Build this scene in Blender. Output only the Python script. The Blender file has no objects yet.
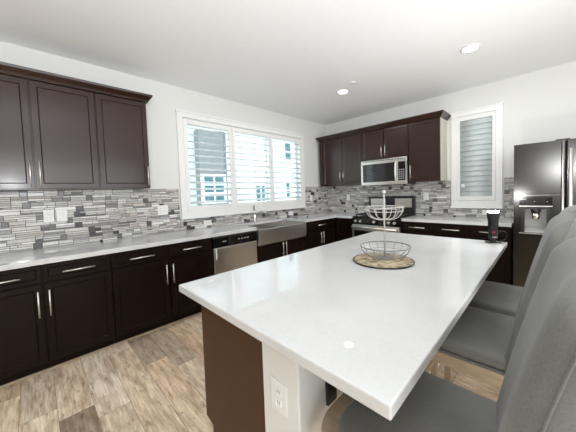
import bpy, bmesh, math, random
from mathutils import Vector, Matrix
random.seed(7)
PI = math.pi
SC = bpy.context.scene
COL = SC.collection
H = 2.77

# ------------------------------------------------------------------ camera
def make_camera():
    cd = bpy.data.cameras.new('camera'); cam = bpy.data.objects.new('camera', cd); COL.objects.link(cam)
    y, p, r = -0.79189, -0.0465, -0.03439
    F = Vector((math.sin(y)*math.cos(p), math.cos(y)*math.cos(p), math.sin(p)))
    R0 = Vector((math.cos(y), -math.sin(y), 0)); U0 = R0.cross(F)
    R = R0*math.cos(r)+U0*math.sin(r); U = -R0*math.sin(r)+U0*math.cos(r)
    cam.matrix_world = Matrix(((R.x, U.x, -F.x, 3.37818), (R.y, U.y, -F.y, -4.55488), (R.z, U.z, -F.z, 1.3625), (0, 0, 0, 1)))
    cd.sensor_width = 36; cd.lens = 258.16/576*36
    cd.shift_y = (204.51-216)/576
    cd.clip_start = 0.05
    SC.camera = cam
make_camera()

# ------------------------------------------------------------------ light
SC.view_settings.view_transform = 'Standard'; SC.view_settings.look = 'None'
SC.view_settings.gamma = 1; SC.view_settings.use_curve_mapping = False
SC.view_settings.exposure = 0.5
world = bpy.data.worlds.new('sky'); SC.world = world; world.use_nodes = True
bg = world.node_tree.nodes['Background']; bg.inputs[0].default_value = (0.90, 0.97, 1.0, 1); bg.inputs[1].default_value = 2.0

def area(name, loc, rot, sx, sy, power, color=(1, 1, 1), spread=PI):
    l = bpy.data.lights.new(name, 'AREA'); l.shape = 'RECTANGLE'; l.size = sx; l.size_y = sy
    l.energy = power; l.color = color; l.spread = spread
    o = bpy.data.objects.new(name, l); COL.objects.link(o); o.location = loc; o.rotation_euler = rot
    return o
# added fill lamps in unseen wall openings behind and right of the camera
area('fill_rear', (4.8, -8.02, 1.25), (PI/2, 0, 0), 1.2, 1.9, 8, (0.97, 0.99, 1.0))
area('fill_side', (6.52, -4.2, 1.45), (0, PI/2, 0), 1.9, 4.2, 42, (0.97, 0.99, 1.0))


# unseen fill flash added beside the camera, aimed up to brighten the ceiling
area('ceiling_bounce_fill', (3.6, -4.8, 1.65), (math.radians(155), 0, math.radians(40)), .25, .25, 42, (.96, .985, 1))

# ------------------------------------------------------------------ materials
def newmat(name):
    m = bpy.data.materials.new(name); m.use_nodes = True
    nt = m.node_tree; return m, nt, nt.nodes['Principled BSDF']
def N(nt, t, **kw):
    n = nt.nodes.new(t)
    for k, v in kw.items(): setattr(n, k, v)
    return n
def simple(name, col, rough=.5, metal=0, coat=0, spec=.5, noise=0, nscale=20, bump=0, stretch=(1, 1, 1), emit=None, es=0, trans=0):
    m, nt, b = newmat(name)
    b.inputs['Roughness'].default_value = rough; b.inputs['Metallic'].default_value = metal
    b.inputs['Coat Weight'].default_value = coat; b.inputs['Specular IOR Level'].default_value = spec
    b.inputs['Coat Roughness'].default_value = .15
    b.inputs['Transmission Weight'].default_value = trans
    b.inputs['Base Color'].default_value = (*col, 1)
    if emit: b.inputs['Emission Color'].default_value = (*emit, 1); b.inputs['Emission Strength'].default_value = es
    tc = N(nt, 'ShaderNodeTexCoord'); mp = N(nt, 'ShaderNodeMapping'); mp.inputs['Scale'].default_value = stretch
    no = N(nt, 'ShaderNodeTexNoise'); no.inputs['Scale'].default_value = nscale; no.inputs['Detail'].default_value = 5
    nt.links.new(tc.outputs['Object'], mp.inputs[0]); nt.links.new(mp.outputs[0], no.inputs[0])
    cr = N(nt, 'ShaderNodeMix', data_type='RGBA')
    a = max(noise, .02)
    cr.inputs['A'].default_value = (*[c*(1-a) for c in col], 1); cr.inputs['B'].default_value = (*[min(1, c*(1+a)) for c in col], 1)
    nt.links.new(no.outputs[0], cr.inputs['Factor']); nt.links.new(cr.outputs['Result'], b.inputs['Base Color'])
    if bump:
        bp = N(nt, 'ShaderNodeBump'); bp.inputs['Strength'].default_value = bump; bp.inputs['Distance'].default_value = .002
        nt.links.new(no.outputs[0], bp.inputs['Height']); nt.links.new(bp.outputs[0], b.inputs['Normal'])
    return m
M = {}
M['wall'] = simple('wall_paint', (.76, .76, .74), .6, noise=.01, nscale=60, bump=.05)
M['ceil'] = simple('ceiling_paint', (.91, .925, .935), .7, noise=.01)
M['trim'] = simple('white_trim', (.86, .86, .85), .35)
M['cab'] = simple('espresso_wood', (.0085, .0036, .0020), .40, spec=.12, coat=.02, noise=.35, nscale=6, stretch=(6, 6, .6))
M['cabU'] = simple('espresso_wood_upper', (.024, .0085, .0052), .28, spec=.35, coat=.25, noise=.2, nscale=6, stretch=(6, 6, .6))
M['cabdark'] = simple('espresso_shadow_gap', (.006, .004, .004), .6)
M['melamine'] = simple('cream_side_panel', (.62, .58, .50), .5)
M['endpanel'] = simple('brown_end_panel', (.072, .033, .014), .45, spec=.2, noise=.12, nscale=5, stretch=(1, 1, 4))
M['nickel'] = simple('brushed_nickel', (.85, .83, .80), .38, metal=1)
M['chrome'] = simple('chrome', (.85, .85, .85), .08, metal=1)
M['steel'] = simple('stainless_steel', (.66, .63, .60), .30, metal=1, noise=.06, nscale=30, stretch=(1, 1, 30))
M['fsteel'] = simple('dark_fridge_steel', (.075, .073, .07), .2, metal=1, noise=.08, nscale=4)
M['black'] = simple('black_plastic', (.012, .012, .013), .3)
M['blackgloss'] = simple('black_glass', (.006, .006, .007), .06, coat=.5)
M['greyplastic'] = simple('grey_plastic', (.36, .36, .35), .35)
M['whiteplastic'] = simple('white_plastic', (.85, .85, .83), .35)
M['slot'] = simple('outlet_slot', (.12, .12, .12), .5)
M['wirewhite'] = simple('pale_wire', (.45, .44, .41), .35)
M['wiregrey'] = simple('grey_wire', (.26, .25, .24), .4, metal=.5)
M['grout'] = simple('grey_grout', (.13, .125, .12), .9)
M['wood'] = simple('weathered_wood', (.33, .24, .165), .5, noise=.45, nscale=5, stretch=(1, 1, 1))
M['woodtan'] = simple('tan_wood', (.44, .34, .235), .5, noise=.35, nscale=9, stretch=(1, 6, 6))
M['siding'] = simple('pale_siding', (.66, .70, .71), .8)
M['sidinggrey'] = simple('grey_siding', (.20, .205, .21), .8)
M['teal'] = simple('teal_glass', (.035, .12, .145), .15)
M['pinkled'] = simple('red_marking', (.35, .03, .05), .4)
M['lamp'] = simple('lamp_glow', (1, 1, 1), .5, emit=(1, .98, .93), es=12)
M['flashglow'] = simple('flash_glow', (1, 1, 1), .5, emit=(.95, .98, 1), es=25)
M['label'] = simple('pale_marking', (.6, .6, .6), .4)

def fabric():
    m, nt, b = newmat('grey_linen')
    b.inputs['Roughness'].default_value = .9; b.inputs['Sheen Weight'].default_value = .15
    b.inputs['Specular IOR Level'].default_value = .15
    tc = N(nt, 'ShaderNodeTexCoord')
    n1 = N(nt, 'ShaderNodeTexNoise'); n1.inputs['Scale'].default_value = 260
    n2 = N(nt, 'ShaderNodeTexNoise'); n2.inputs['Scale'].default_value = 7
    for n in (n1, n2): nt.links.new(tc.outputs['Object'], n.inputs[0])
    ad = N(nt, 'ShaderNodeMath', operation='ADD'); nt.links.new(n1.outputs[0], ad.inputs[0]); nt.links.new(n2.outputs[0], ad.inputs[1])
    cr = N(nt, 'ShaderNodeValToRGB'); cr.color_ramp.elements[0].position = .35; cr.color_ramp.elements[0].color = (.145, .146, .136, 1)
    cr.color_ramp.elements[1].position = .68; cr.color_ramp.elements[1].color = (.20, .20, .188, 1)
    hf = N(nt, 'ShaderNodeMath', operation='MULTIPLY'); hf.inputs[1].default_value = .5
    nt.links.new(ad.outputs[0], hf.inputs[0]); nt.links.new(hf.outputs[0], cr.inputs[0]); nt.links.new(cr.outputs[0], b.inputs['Base Color'])
    bp = N(nt, 'ShaderNodeBump'); bp.inputs['Strength'].default_value = .25; bp.inputs['Distance'].default_value = .001
    nt.links.new(n1.outputs[0], bp.inputs['Height']); nt.links.new(bp.outputs[0], b.inputs['Normal'])
    return m
M['fabric'] = fabric()

def quartz():
    m, nt, b = newmat('white_quartz')
    b.inputs['Roughness'].default_value = .012; b.inputs['Specular IOR Level'].default_value = .5
    tc = N(nt, 'ShaderNodeTexCoord')
    n1 = N(nt, 'ShaderNodeTexNoise'); n1.inputs['Scale'].default_value = 90; n1.inputs['Detail'].default_value = 4
    n2 = N(nt, 'ShaderNodeTexNoise'); n2.inputs['Scale'].default_value = 3; n2.inputs['Detail'].default_value = 6
    for n in (n1, n2): nt.links.new(tc.outputs['Object'], n.inputs[0])
    c1 = N(nt, 'ShaderNodeValToRGB'); c1.color_ramp.elements[0].position = .3; c1.color_ramp.elements[0].color = (.63, .635, .64, 1)
    c1.color_ramp.elements[1].position = .5; c1.color_ramp.elements[1].color = (.66, .665, .67, 1)
    nt.links.new(n1.outputs[0], c1.inputs[0])
    c2 = N(nt, 'ShaderNodeValToRGB'); c2.color_ramp.elements[0].position = .35; c2.color_ramp.elements[0].color = (.93, .93, .93, 1)
    c2.color_ramp.elements[1].position = .6; c2.color_ramp.elements[1].color = (1, 1, 1, 1)
    nt.links.new(n2.outputs[0], c2.inputs[0])
    mx = N(nt, 'ShaderNodeMix', data_type='RGBA', blend_type='MULTIPLY'); mx.inputs['Factor'].default_value = 1
    nt.links.new(c1.outputs[0], mx.inputs['A']); nt.links.new(c2.outputs[0], mx.inputs['B']); nt.links.new(mx.outputs['Result'], b.inputs['Base Color'])
    return m
M['quartz'] = quartz()

def floor_mat():
    m, nt, b = newmat('plank_floor')
    L = nt.links.new
    def mth(op, a, c=None):
        n = N(nt, 'ShaderNodeMath', operation=op)
        for i, v in enumerate((a, c)):
            if v is None: continue
            if isinstance(v, (int, float)): n.inputs[i].default_value = v
            else: L(v, n.inputs[i])
        return n.outputs[0]
    tc = N(nt, 'ShaderNodeTexCoord'); sx = N(nt, 'ShaderNodeSeparateXYZ'); L(tc.outputs['Object'], sx.inputs[0])
    W, LN = .176, 1.22
    yy = mth('DIVIDE', mth('ADD', sx.outputs[1], 20+.005), W); row = mth('FLOOR', yy); fy = mth('FRACT', yy)
    wn = N(nt, 'ShaderNodeTexWhiteNoise', noise_dimensions='1D'); L(row, wn.inputs['W'])
    xx = mth('ADD', mth('DIVIDE', sx.outputs[0], LN), mth('MULTIPLY', wn.outputs[0], 7.3)); colm = mth('FLOOR', xx); fx = mth('FRACT', xx)
    cb = N(nt, 'ShaderNodeCombineXYZ'); L(row, cb.inputs[0]); L(colm, cb.inputs[1])
    wn2 = N(nt, 'ShaderNodeTexWhiteNoise', noise_dimensions='3D'); L(cb.outputs[0], wn2.inputs[0])
    # grain coordinates, shifted per plank
    cg = N(nt, 'ShaderNodeCombineXYZ'); L(mth('MULTIPLY', sx.outputs[0], 2.6), cg.inputs[0]); L(mth('MULTIPLY', sx.outputs[1], 14), cg.inputs[1]); L(mth('MULTIPLY', wn2.outputs[0], 40), cg.inputs[2])
    g1 = N(nt, 'ShaderNodeTexNoise'); g1.inputs['Scale'].default_value = 1.5; g1.inputs['Detail'].default_value = 8; g1.inputs['Roughness'].default_value = .62; g1.inputs['Distortion'].default_value = .25
    L(cg.outputs[0], g1.inputs[0])
    cg2 = N(nt, 'ShaderNodeCombineXYZ'); L(mth('MULTIPLY', sx.outputs[0], 7), cg2.inputs[0]); L(mth('MULTIPLY', sx.outputs[1], 85), cg2.inputs[1]); L(mth('MULTIPLY', wn2.outputs[0], 40), cg2.inputs[2])
    g2 = N(nt, 'ShaderNodeTexNoise'); g2.inputs['Scale'].default_value = 1; g2.inputs['Detail'].default_value = 4; L(cg2.outputs[0], g2.inputs[0])
    base = N(nt, 'ShaderNodeValToRGB'); e = base.color_ramp.elements
    e[0].position = 0; e[0].color = (.42, .34, .27, 1); e[1].position = 1; e[1].color = (.60, .49, .38, 1)
    for p, c in ((.16, (.90, .78, .62)), (.38, (.84, .60, .38)), (.6, (.92, .71, .49)), (.78, (.93, .83, .69)), (.9, (.76, .60, .43))):
        q = base.color_ramp.elements.new(p); q.color = (*c, 1)
    L(wn2.outputs[0], base.inputs[0])
    gr = N(nt, 'ShaderNodeValToRGB'); gr.color_ramp.elements[0].position = .36; gr.color_ramp.elements[0].color = (.60, .49, .39, 1)
    gr.color_ramp.elements[1].position = .60; gr.color_ramp.elements[1].color = (1.1, 1.1, 1.1, 1)
    L(g1.outputs[0], gr.inputs[0])
    m1 = N(nt, 'ShaderNodeMix', data_type='RGBA', blend_type='MULTIPLY'); m1.inputs['Factor'].default_value = .8
    L(base.outputs[0], m1.inputs['A']); L(gr.outputs[0], m1.inputs['B'])
    g3 = N(nt, 'ShaderNodeValToRGB'); g3.color_ramp.elements[0].position = .3; g3.color_ramp.elements[0].color = (.70, .65, .60, 1)
    g3.color_ramp.elements[1].position = .6; g3.color_ramp.elements[1].color = (1, 1, 1, 1); L(g2.outputs[0], g3.inputs[0])
    m2 = N(nt, 'ShaderNodeMix', data_type='RGBA', blend_type='MULTIPLY'); m2.inputs['Factor'].default_value = .8
    L(m1.outputs['Result'], m2.inputs['A']); L(g3.outputs[0], m2.inputs['B'])
    ey = mth('MINIMUM', fy, mth('SUBTRACT', 1, fy)); ex = mth('MULTIPLY', mth('MINIMUM', fx, mth('SUBTRACT', 1, fx)), LN/W)
    ed = mth('LESS_THAN', mth('MINIMUM', ey, ex), .010)
    m3 = N(nt, 'ShaderNodeMix', data_type='RGBA'); L(mth('MULTIPLY', ed, .55), m3.inputs['Factor']); L(m2.outputs['Result'], m3.inputs['A']); m3.inputs['B'].default_value = (.12, .09, .07, 1)
    # knots and weathered patches
    cg3 = N(nt, 'ShaderNodeCombineXYZ'); L(mth('MULTIPLY', sx.outputs[0], 8), cg3.inputs[0]); L(mth('MULTIPLY', sx.outputs[1], 26), cg3.inputs[1]); L(mth('MULTIPLY', wn2.outputs[0], 60), cg3.inputs[2])
    g4 = N(nt, 'ShaderNodeTexNoise'); g4.inputs['Scale'].default_value = 1.3; g4.inputs['Detail'].default_value = 6; g4.inputs['Roughness'].default_value = .7; L(cg3.outputs[0], g4.inputs[0])
    kr = N(nt, 'ShaderNodeValToRGB'); kr.color_ramp.elements[0].position = .36; kr.color_ramp.elements[0].color = (1, 1, 1, 1); kr.color_ramp.elements[1].position = .44; kr.color_ramp.elements[1].color = (0, 0, 0, 1); L(g4.outputs[0], kr.inputs[0])
    m4 = N(nt, 'ShaderNodeMix', data_type='RGBA', blend_type='MULTIPLY'); L(mth('MULTIPLY', kr.outputs[0], .7), m4.inputs['Factor']); L(m3.outputs['Result'], m4.inputs['A']); m4.inputs['B'].default_value = (.50, .42, .36, 1)
    L(m4.outputs['Result'], b.inputs['Base Color']); b.inputs['Roughness'].default_value = .42
    return m
M['floor'] = floor_mat()

def tile_mat():
    m, nt, b = newmat('mosaic_tile')
    a = N(nt, 'ShaderNodeVertexColor'); a.layer_name = 'tile_tone'
    tc = N(nt, 'ShaderNodeTexCoord'); no = N(nt, 'ShaderNodeTexNoise'); no.inputs['Scale'].default_value = 35; no.inputs['Detail'].default_value = 4
    nt.links.new(tc.outputs['Object'], no.inputs[0])
    cr = N(nt, 'ShaderNodeValToRGB'); cr.color_ramp.elements[0].color = (.86, .85, .84, 1); cr.color_ramp.elements[1].color = (1.04, 1.04, 1.04, 1)
    cr.color_ramp.elements[0].position = .3; cr.color_ramp.elements[1].position = .7
    nt.links.new(no.outputs[0], cr.inputs[0])
    mx = N(nt, 'ShaderNodeMix', data_type='RGBA', blend_type='MULTIPLY'); mx.inputs['Factor'].default_value = 1
    nt.links.new(a.outputs[0], mx.inputs['A']); nt.links.new(cr.outputs[0], mx.inputs['B']); nt.links.new(mx.outputs['Result'], b.inputs['Base Color'])
    mr = N(nt, 'ShaderNodeMapRange'); nt.links.new(a.outputs['Alpha'], mr.inputs[0]); mr.inputs[3].default_value = .08; mr.inputs[4].default_value = .5
    nt.links.new(mr.outputs[0], b.inputs['Roughness'])
    return m
M['tile'] = tile_mat()
def glass_mat():
    m = bpy.data.materials.new('window_glass'); m.use_nodes = True; nt = m.node_tree
    for n in list(nt.nodes): nt.nodes.remove(n)
    o = N(nt, 'ShaderNodeOutputMaterial'); t = N(nt, 'ShaderNodeBsdfTransparent'); t.inputs[0].default_value = (.93, .98, .98, 1)
    g = N(nt, 'ShaderNodeBsdfGlossy'); g.inputs[1].default_value = .02; mx = N(nt, 'ShaderNodeMixShader'); mx.inputs[0].default_value = .06
    nt.links.new(t.outputs[0], mx.inputs[1]); nt.links.new(g.outputs[0], mx.inputs[2]); nt.links.new(mx.outputs[0], o.inputs[0])
    return m
M['glass'] = glass_mat()
def mat_woven():
    m, nt, b = newmat('woven_straw')
    tc = N(nt, 'ShaderNodeTexCoord'); vo = N(nt, 'ShaderNodeTexVoronoi'); vo.inputs['Scale'].default_value = 75
    no = N(nt, 'ShaderNodeTexNoise'); no.inputs['Scale'].default_value = 30; no.inputs['Detail'].default_value = 5
    nt.links.new(tc.outputs['Object'], vo.inputs[0]); nt.links.new(tc.outputs['Object'], no.inputs[0])
    cr = N(nt, 'ShaderNodeValToRGB'); cr.color_ramp.elements[0].position = .35; cr.color_ramp.elements[0].color = (.16, .11, .06, 1)
    cr.color_ramp.elements[1].position = .62; cr.color_ramp.elements[1].color = (.55, .46, .32, 1)
    nt.links.new(no.outputs[0], cr.inputs[0]); nt.links.new(cr.outputs[0], b.inputs['Base Color'])
    bp = N(nt, 'ShaderNodeBump'); bp.inputs['Strength'].default_value = .8; bp.inputs['Distance'].default_value = .003
    nt.links.new(vo.outputs[0], bp.inputs['Height']); nt.links.new(bp.outputs[0], b.inputs['Normal']); b.inputs['Roughness'].default_value = .8
    return m
M['woven'] = mat_woven()

# ------------------------------------------------------------------ helpers
def box(bm, x0, x1, y0, y1, z0, z1, bev=0, mi=0, seg=2):
    r = bmesh.ops.create_cube(bm, size=1)
    vs = r['verts']
    bmesh.ops.scale(bm, vec=(x1-x0, y1-y0, z1-z0), verts=vs)
    bmesh.ops.translate(bm, vec=((x0+x1)/2, (y0+y1)/2, (z0+z1)/2), verts=vs)
    fs = list({f for v in vs for f in v.link_faces})
    for f in fs: f.material_index = mi
    if bev:
        es = list({e for v in vs for e in v.link_edges})
        bmesh.ops.bevel(bm, geom=es, offset=bev, segments=seg, profile=.5, affect='EDGES')
    return fs
def cyl(bm, p0, p1, r, r2=None, seg=16, mi=0, caps=True):
    p0 = Vector(p0); p1 = Vector(p1); d = p1-p0
    q = d.to_track_quat('Z', 'Y').to_matrix().to_4x4(); q.translation = (p0+p1)/2
    res = bmesh.ops.create_cone(bm, cap_ends=caps, segments=seg, radius1=r, radius2=r if r2 is None else r2, depth=d.length, matrix=q)
    for v in res['verts']:
        for f in v.link_faces: f.material_index = mi; f.smooth = len(f.verts) == 4
def tube(bm, pts, r, seg=8, closed=False):
    pts = [Vector(p) for p in pts]; n = len(pts); rings = []; prev = None
    for i in range(n):
        a = pts[(i-1) % n] if (closed or i > 0) else pts[i]
        b = pts[(i+1) % n] if (closed or i < n-1) else pts[i]
        t = (b-a).normalized()
        if prev is None: u = t.orthogonal().normalized()
        else: u = (prev-t*prev.dot(t)).normalized()
        prev = u; w = t.cross(u)
        rings.append([bm.verts.new(pts[i]+(u*math.cos(2*PI*k/seg)+w*math.sin(2*PI*k/seg))*r) for k in range(seg)])
    m = n if closed else n-1
    for i in range(m):
        A, B = rings[i], rings[(i+1) % n]
        off = 0
        if closed and i == n-1:
            off = min(range(seg), key=lambda o: (A[0].co-B[o].co).length)
        for k in range(seg):
            f = bm.faces.new((A[k], A[(k+1) % seg], B[(k+1+off) % seg], B[(k+off) % seg])); f.smooth = True
    if not closed:
        bm.faces.new(rings[0][::-1]); bm.faces.new(rings[-1])
def lathe(bm, prof, seg=32, c=(0, 0, 0)):
    rings = []
    for r, z in prof:
        if r < 1e-5: rings.append([bm.verts.new((c[0], c[1], c[2]+z))])
        else: rings.append([bm.verts.new((c[0]+r*math.cos(2*PI*k/seg), c[1]+r*math.sin(2*PI*k/seg), c[2]+z)) for k in range(seg)])
    for A, B in zip(rings, rings[1:]):
        for k in range(seg):
            k2 = (k+1) % seg
            if len(A) == 1 and len(B) > 1: f = bm.faces.new((A[0], B[k], B[k2]))
            elif len(B) == 1 and len(A) > 1: f = bm.faces.new((A[k], B[0], A[k2]))
            elif len(A) > 1: f = bm.faces.new((A[k], B[k], B[k2], A[k2]))
            else: continue
            f.smooth = True
def prism(bm, poly, axis, a0, a1, mi=0):
    """extrude a 2D polygon; axis 'x': poly=(y,z); 'y': poly=(x,z); 'z': poly=(x,y)"""
    def P(p, a):
        return {'x': (a, p[0], p[1]), 'y': (p[0], a, p[1]), 'z': (p[0], p[1], a)}[axis]
    A = [bm.verts.new(P(p, a0)) for p in poly]; B = [bm.verts.new(P(p, a1)) for p in poly]
    n = len(poly); fs = [bm.faces.new(A), bm.faces.new(B[::-1])]
    for i in range(n): fs.append(bm.faces.new((A[i], B[i], B[(i+1) % n], A[(i+1) % n])))
    for f in fs: f.material_index = mi
def obj(name, bm, mats, parent=None, label=None):
    bmesh.ops.recalc_face_normals(bm, faces=bm.faces[:])
    me = bpy.data.meshes.new(name); bm.to_mesh(me); bm.free()
    for m in (mats if isinstance(mats, (list, tuple)) else [mats]): me.materials.append(M[m])
    o = bpy.data.objects.new(name, me); COL.objects.link(o)
    if parent: o.parent = parent
    if label: o['label'] = label
    return o
def BM(): return bmesh.new()
def bobj(name, b, mats, parent=None, bev=0, label=None):
    bm = BM(); box(bm, *b, bev=bev); return obj(name, bm, mats, parent, label)
def tag(o, label, cat, group=None):
    o['label'] = label; o['category'] = cat
    if group: o['group'] = group
    return o
def thing(name, label, cat, loc=(0, 0, 0), rz=0, group=None):
    o = bpy.data.objects.new(name, None); COL.objects.link(o); o.empty_display_size = .1
    o.location = loc; o.rotation_euler = (0, 0, rz); return tag(o, label, cat, group)
def struct(o): o['kind'] = 'structure'; return o
def dup(root, loc, rz=None, label=None):
    def cp(o, par):
        c = o.copy(); COL.objects.link(c)
        if par: c.parent = par
        for ch in list(o.children): cp(ch, c)
        return c
    r = cp(root, None); r.location = loc
    if rz is not None: r.rotation_euler = (0, 0, rz)
    if label: r['label'] = label
    return r

# ------------------------------------------------------------------ room shell
XR, YF = 6.5, -8.0
struct(bobj('floor', (-.15, XR+.15, YF-.15, .15, -.1, 0), 'floor'))
struct(bobj('ceiling', (-.15, XR+.15, YF-.15, .15, H, H+.1), 'ceil'))
def wall_hole(name, axis, a0, a1, t0, t1, holes):
    """wall along axis ('x' or 'y') from a0..a1, thickness t0..t1, holes=[(h0,h1,z0,z1)]"""
    bm = BM(); hs = sorted(holes); cur = a0
    def B(p, q, z0, z1):
        if q-p < 1e-4 or z1-z0 < 1e-4: return
        if axis == 'y': box(bm, t0, t1, p, q, z0, z1)
        else: box(bm, p, q, t0, t1, z0, z1)
    for h0, h1, z0, z1 in hs:
        B(cur, h0, 0, H); B(h0, h1, 0, z0); B(h0, h1, z1, H); cur = h1
    B(cur, a1, 0, H)
    return struct(obj(name, bm, 'wall'))
LW = (-3.10, -.86, 1.17, 2.36)      # left window opening (y0,y1,z0,z1)
RW = (2.42, 2.85, 1.17, 2.33)       # back window opening (x0,x1,z0,z1)
wall_hole('wall_left', 'y', YF, 0, -.15, 0, [LW])
wall_hole('wall_back', 'x', -.15, XR+.15, 0, .15, [RW])
wall_hole('wall_right', 'y', YF, 0, XR, XR+.15, [(-6.3, -2.1, .5, 2.4)])  # opening added out of view to let daylight in
wall_hole('wall_front', 'x', -.15, XR+.15, YF-.15, YF, [(4.2, 5.4, .3, 2.2)])  # unseen added opening, sized for the light it lets in

# window trim + glass + shutters
def casing(bm, axis, a0, a1, z0, z1, w, wb, t, sgn):
    """picture-frame casing on the room face; sgn: room side direction"""
    def B(p, q, u, v, tt):
        if axis == 'y': box(bm, 0.001, tt, p, q, u, v, bev=.004)
        else: box(bm, p, q, -tt, -.001, u, v, bev=.004)
    B(a0, a1, z1-w, z1, t); B(a0, a0+w, z0+wb, z1-w, t); B(a1-w, a1, z0+wb, z1-w, t); B(a0, a1, z0, z0+wb, t)
    B(a0-.012, a1+.012, z0-.012, z0+.012, t+.02)
    B(a0-.008, a1+.008, z1-.014, z1+.012, t+.012)
def window(nm, axis, a0, a1, z0, z1, O):
    bm = BM(); casing(bm, axis, a0, a1, z0, z1, .075, .10, .035, 1)
    w = struct(obj(nm, bm, 'trim'))
    g = BM(); fr = BM(); h0, h1, y0, y1 = O
    mull = [h0, h1] if h1-h0 < 1 else [h0, -2.37, -1.63, h1]
    def B(bm_, p, q, u, v, s, e, **k):
        if axis == 'y': box(bm_, -e, -s, p, q, u, v, **k)
        else: box(bm_, p, q, s, e, u, v, **k)
    B(g, h0+.001, h1-.001, y0+.001, y1-.001, .095, .1)
    B(fr, h0+.001, h1-.001, y0+.001, y0+.04, .08, .13); B(fr, h0+.001, h1-.001, y1-.04, y1-.001, .08, .13)
    for k, mm in enumerate(mull):
        p, q = (mm+.001, mm+.04) if k == 0 else ((mm-.04, mm-.001) if k == len(mull)-1 else (mm-.02, mm+.02))
        B(fr, p, q, y0+.04, y1-.04, .08, .13)
    obj('window_sash', fr, 'trim', w); obj('window_pane', g, 'glass', w)
    return w
w1 = window('window_1', 'y', -3.19, -.77, 1.07, 2.46, LW)
w2 = window('window_2', 'x', 2.335, 2.935, 1.055, 2.455, RW)

def shutter(axis, a0, a1, z0, z1, stile, tilt, label, group, pitch=.0885, rod=True, rail=.06, botrail=None):
    """plantation shutter panel: frame + louvers. local: along +X, front -Y; origin at bottom centre"""
    L = a1-a0
    if axis == 'y': t = thing('window_shutter', label, 'shutter', (.022, (a0+a1)/2, z0), PI/2, group)
    else: t = thing('window_shutter', label, 'shutter', ((a0+a1)/2, -.022, z0), 0, group)
    hh = z1-z0; bm = BM(); br = botrail or rail
    for s in (-1, 1):
        xa = s*L/2; box(bm, min(xa, xa-s*stile), max(xa, xa-s*stile), -.016, .016, 0, hh, bev=.003)
    box(bm, -L/2+stile, L/2-stile, -.016, .016, 0, br, bev=.003); box(bm, -L/2+stile, L/2-stile, -.016, .016, hh-rail, hh, bev=.003)
    obj('shutter_frame', bm, 'trim', t)
    n = int(round((hh-br-rail)/pitch)); p = (hh-br-rail)/n
    lw = .088 if axis == 'y' else .090
    first = None
    for i in range(n):
        zc = br+p*(i+.5)
        if first is None:
            bm = BM(); pts = []
            for k in range(13):
                a = 2*PI*k/12
            poly = [(lw/2*math.cos(2*PI*k/14), .0055*math.sin(2*PI*k/14)) for k in range(14)]
            ct, st = math.cos(tilt), math.sin(tilt)
            poly = [(u*ct-v*st, u*st+v*ct) for u, v in poly]
            prism(bm, poly, 'x', -L/2+stile+.002, L/2-stile-.002)
            for f in bm.faces: f.smooth = len(f.verts) == 4
            first = obj('louver', bm, 'louverwhite' if axis == 'y' else 'louvergrey', t); first.location.z = zc
        else:
            c = first.copy(); COL.objects.link(c); c.parent = t; c.location.z = zc
    if rod:
        bm = BM(); box(bm, -.006, .006, -.055, -.045, br+.04, hh-rail-.04, bev=.002)
        obj('tilt_rod', bm, 'trim', t)
    return t
M['louverwhite'] = simple('white_louver', (.70, .73, .75), .4)
M['louvergrey'] = simple('pale_grey_louver', (.55, .60, .60), .45)
shG = 'plantation shutters in the wide kitchen window'
shutter('y', -3.115, -2.385, 1.165, 2.365, .055, math.radians(20), 'leftmost white plantation shutter of the wide kitchen window', shG, rod=False)
shutter('y', -2.380, -1.620, 1.165, 2.365, .045, math.radians(20), 'middle white plantation shutter of the wide window with tilt rod', shG)
shutter('y', -1.615, -.845, 1.165, 2.365, .045, math.radians(20), 'rightmost white plantation shutter of the wide window near the corner', shG, rod=False)
s4 = shutter('x', 2.411, 2.859, 1.16, 2.375, .035, math.radians(70), 'narrow white shutter with closed grey louvers between cabinet and fridge', None, pitch=.075, rod=False, rail=.06)
bm = BM(); box(bm, -.165, -.12, -.062, -.045, .19, .235, bev=.004)
k = obj('shutter_latch', bm, 'whiteplastic', s4)

# ------------------------------------------------------------------ outside: neighbour house
nh = thing('neighbour_house', 'pale neighbouring house seen outside through the kitchen window shutters', 'house', (-4.3, 1.0, -3))
nh.location = (-4.3, 1.0, -1.0)
bobj('house_wall', (-.3, 0, -6, 6, 0, 6.5), 'siding', nh)
bobj('grey_bay_wall', (0, .28, -1.93, -1.06, 0, 4.35), 'sidinggrey', nh)
bobj('corner_board', (0, .34, -1.055, -.93, 0, 6.4), 'sidinggrey', nh)
bobj('roof', (-.6, .5, -6.2, 6.2, 6.5, 6.75), 'sidinggrey', nh)
def hwin(y0, y1, z0, z1, x, nx, nz):
    bm = BM(); box(bm, x, x+.06, y0-.06, y1+.06, z0-.06, z1+.06); f = obj('house_window', bm, 'trim', nh)
    g = BM()
    W = (y1-y0)/nx; HH = (z1-z0)/nz
    for i in range(nx):
        for j in range(nz): box(g, x+.06, x+.065, y0+i*W+.025, y0+(i+1)*W-.025, z0+j*HH+.025, z0+(j+1)*HH-.025)
    obj('house_window_pane', g, 'teal', f)
hwin(-1.86, -1.14, 2.16, 2.95, .28, 2, 3)
hwin(.33, .80, 2.05, 2.68, 0, 2, 2)
hwin(1.88, 2.25, 3.70, 4.4, 0, 1, 2)
hwin(1.88, 2.12, 2.1, 2.8, 0, 1, 2)

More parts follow.
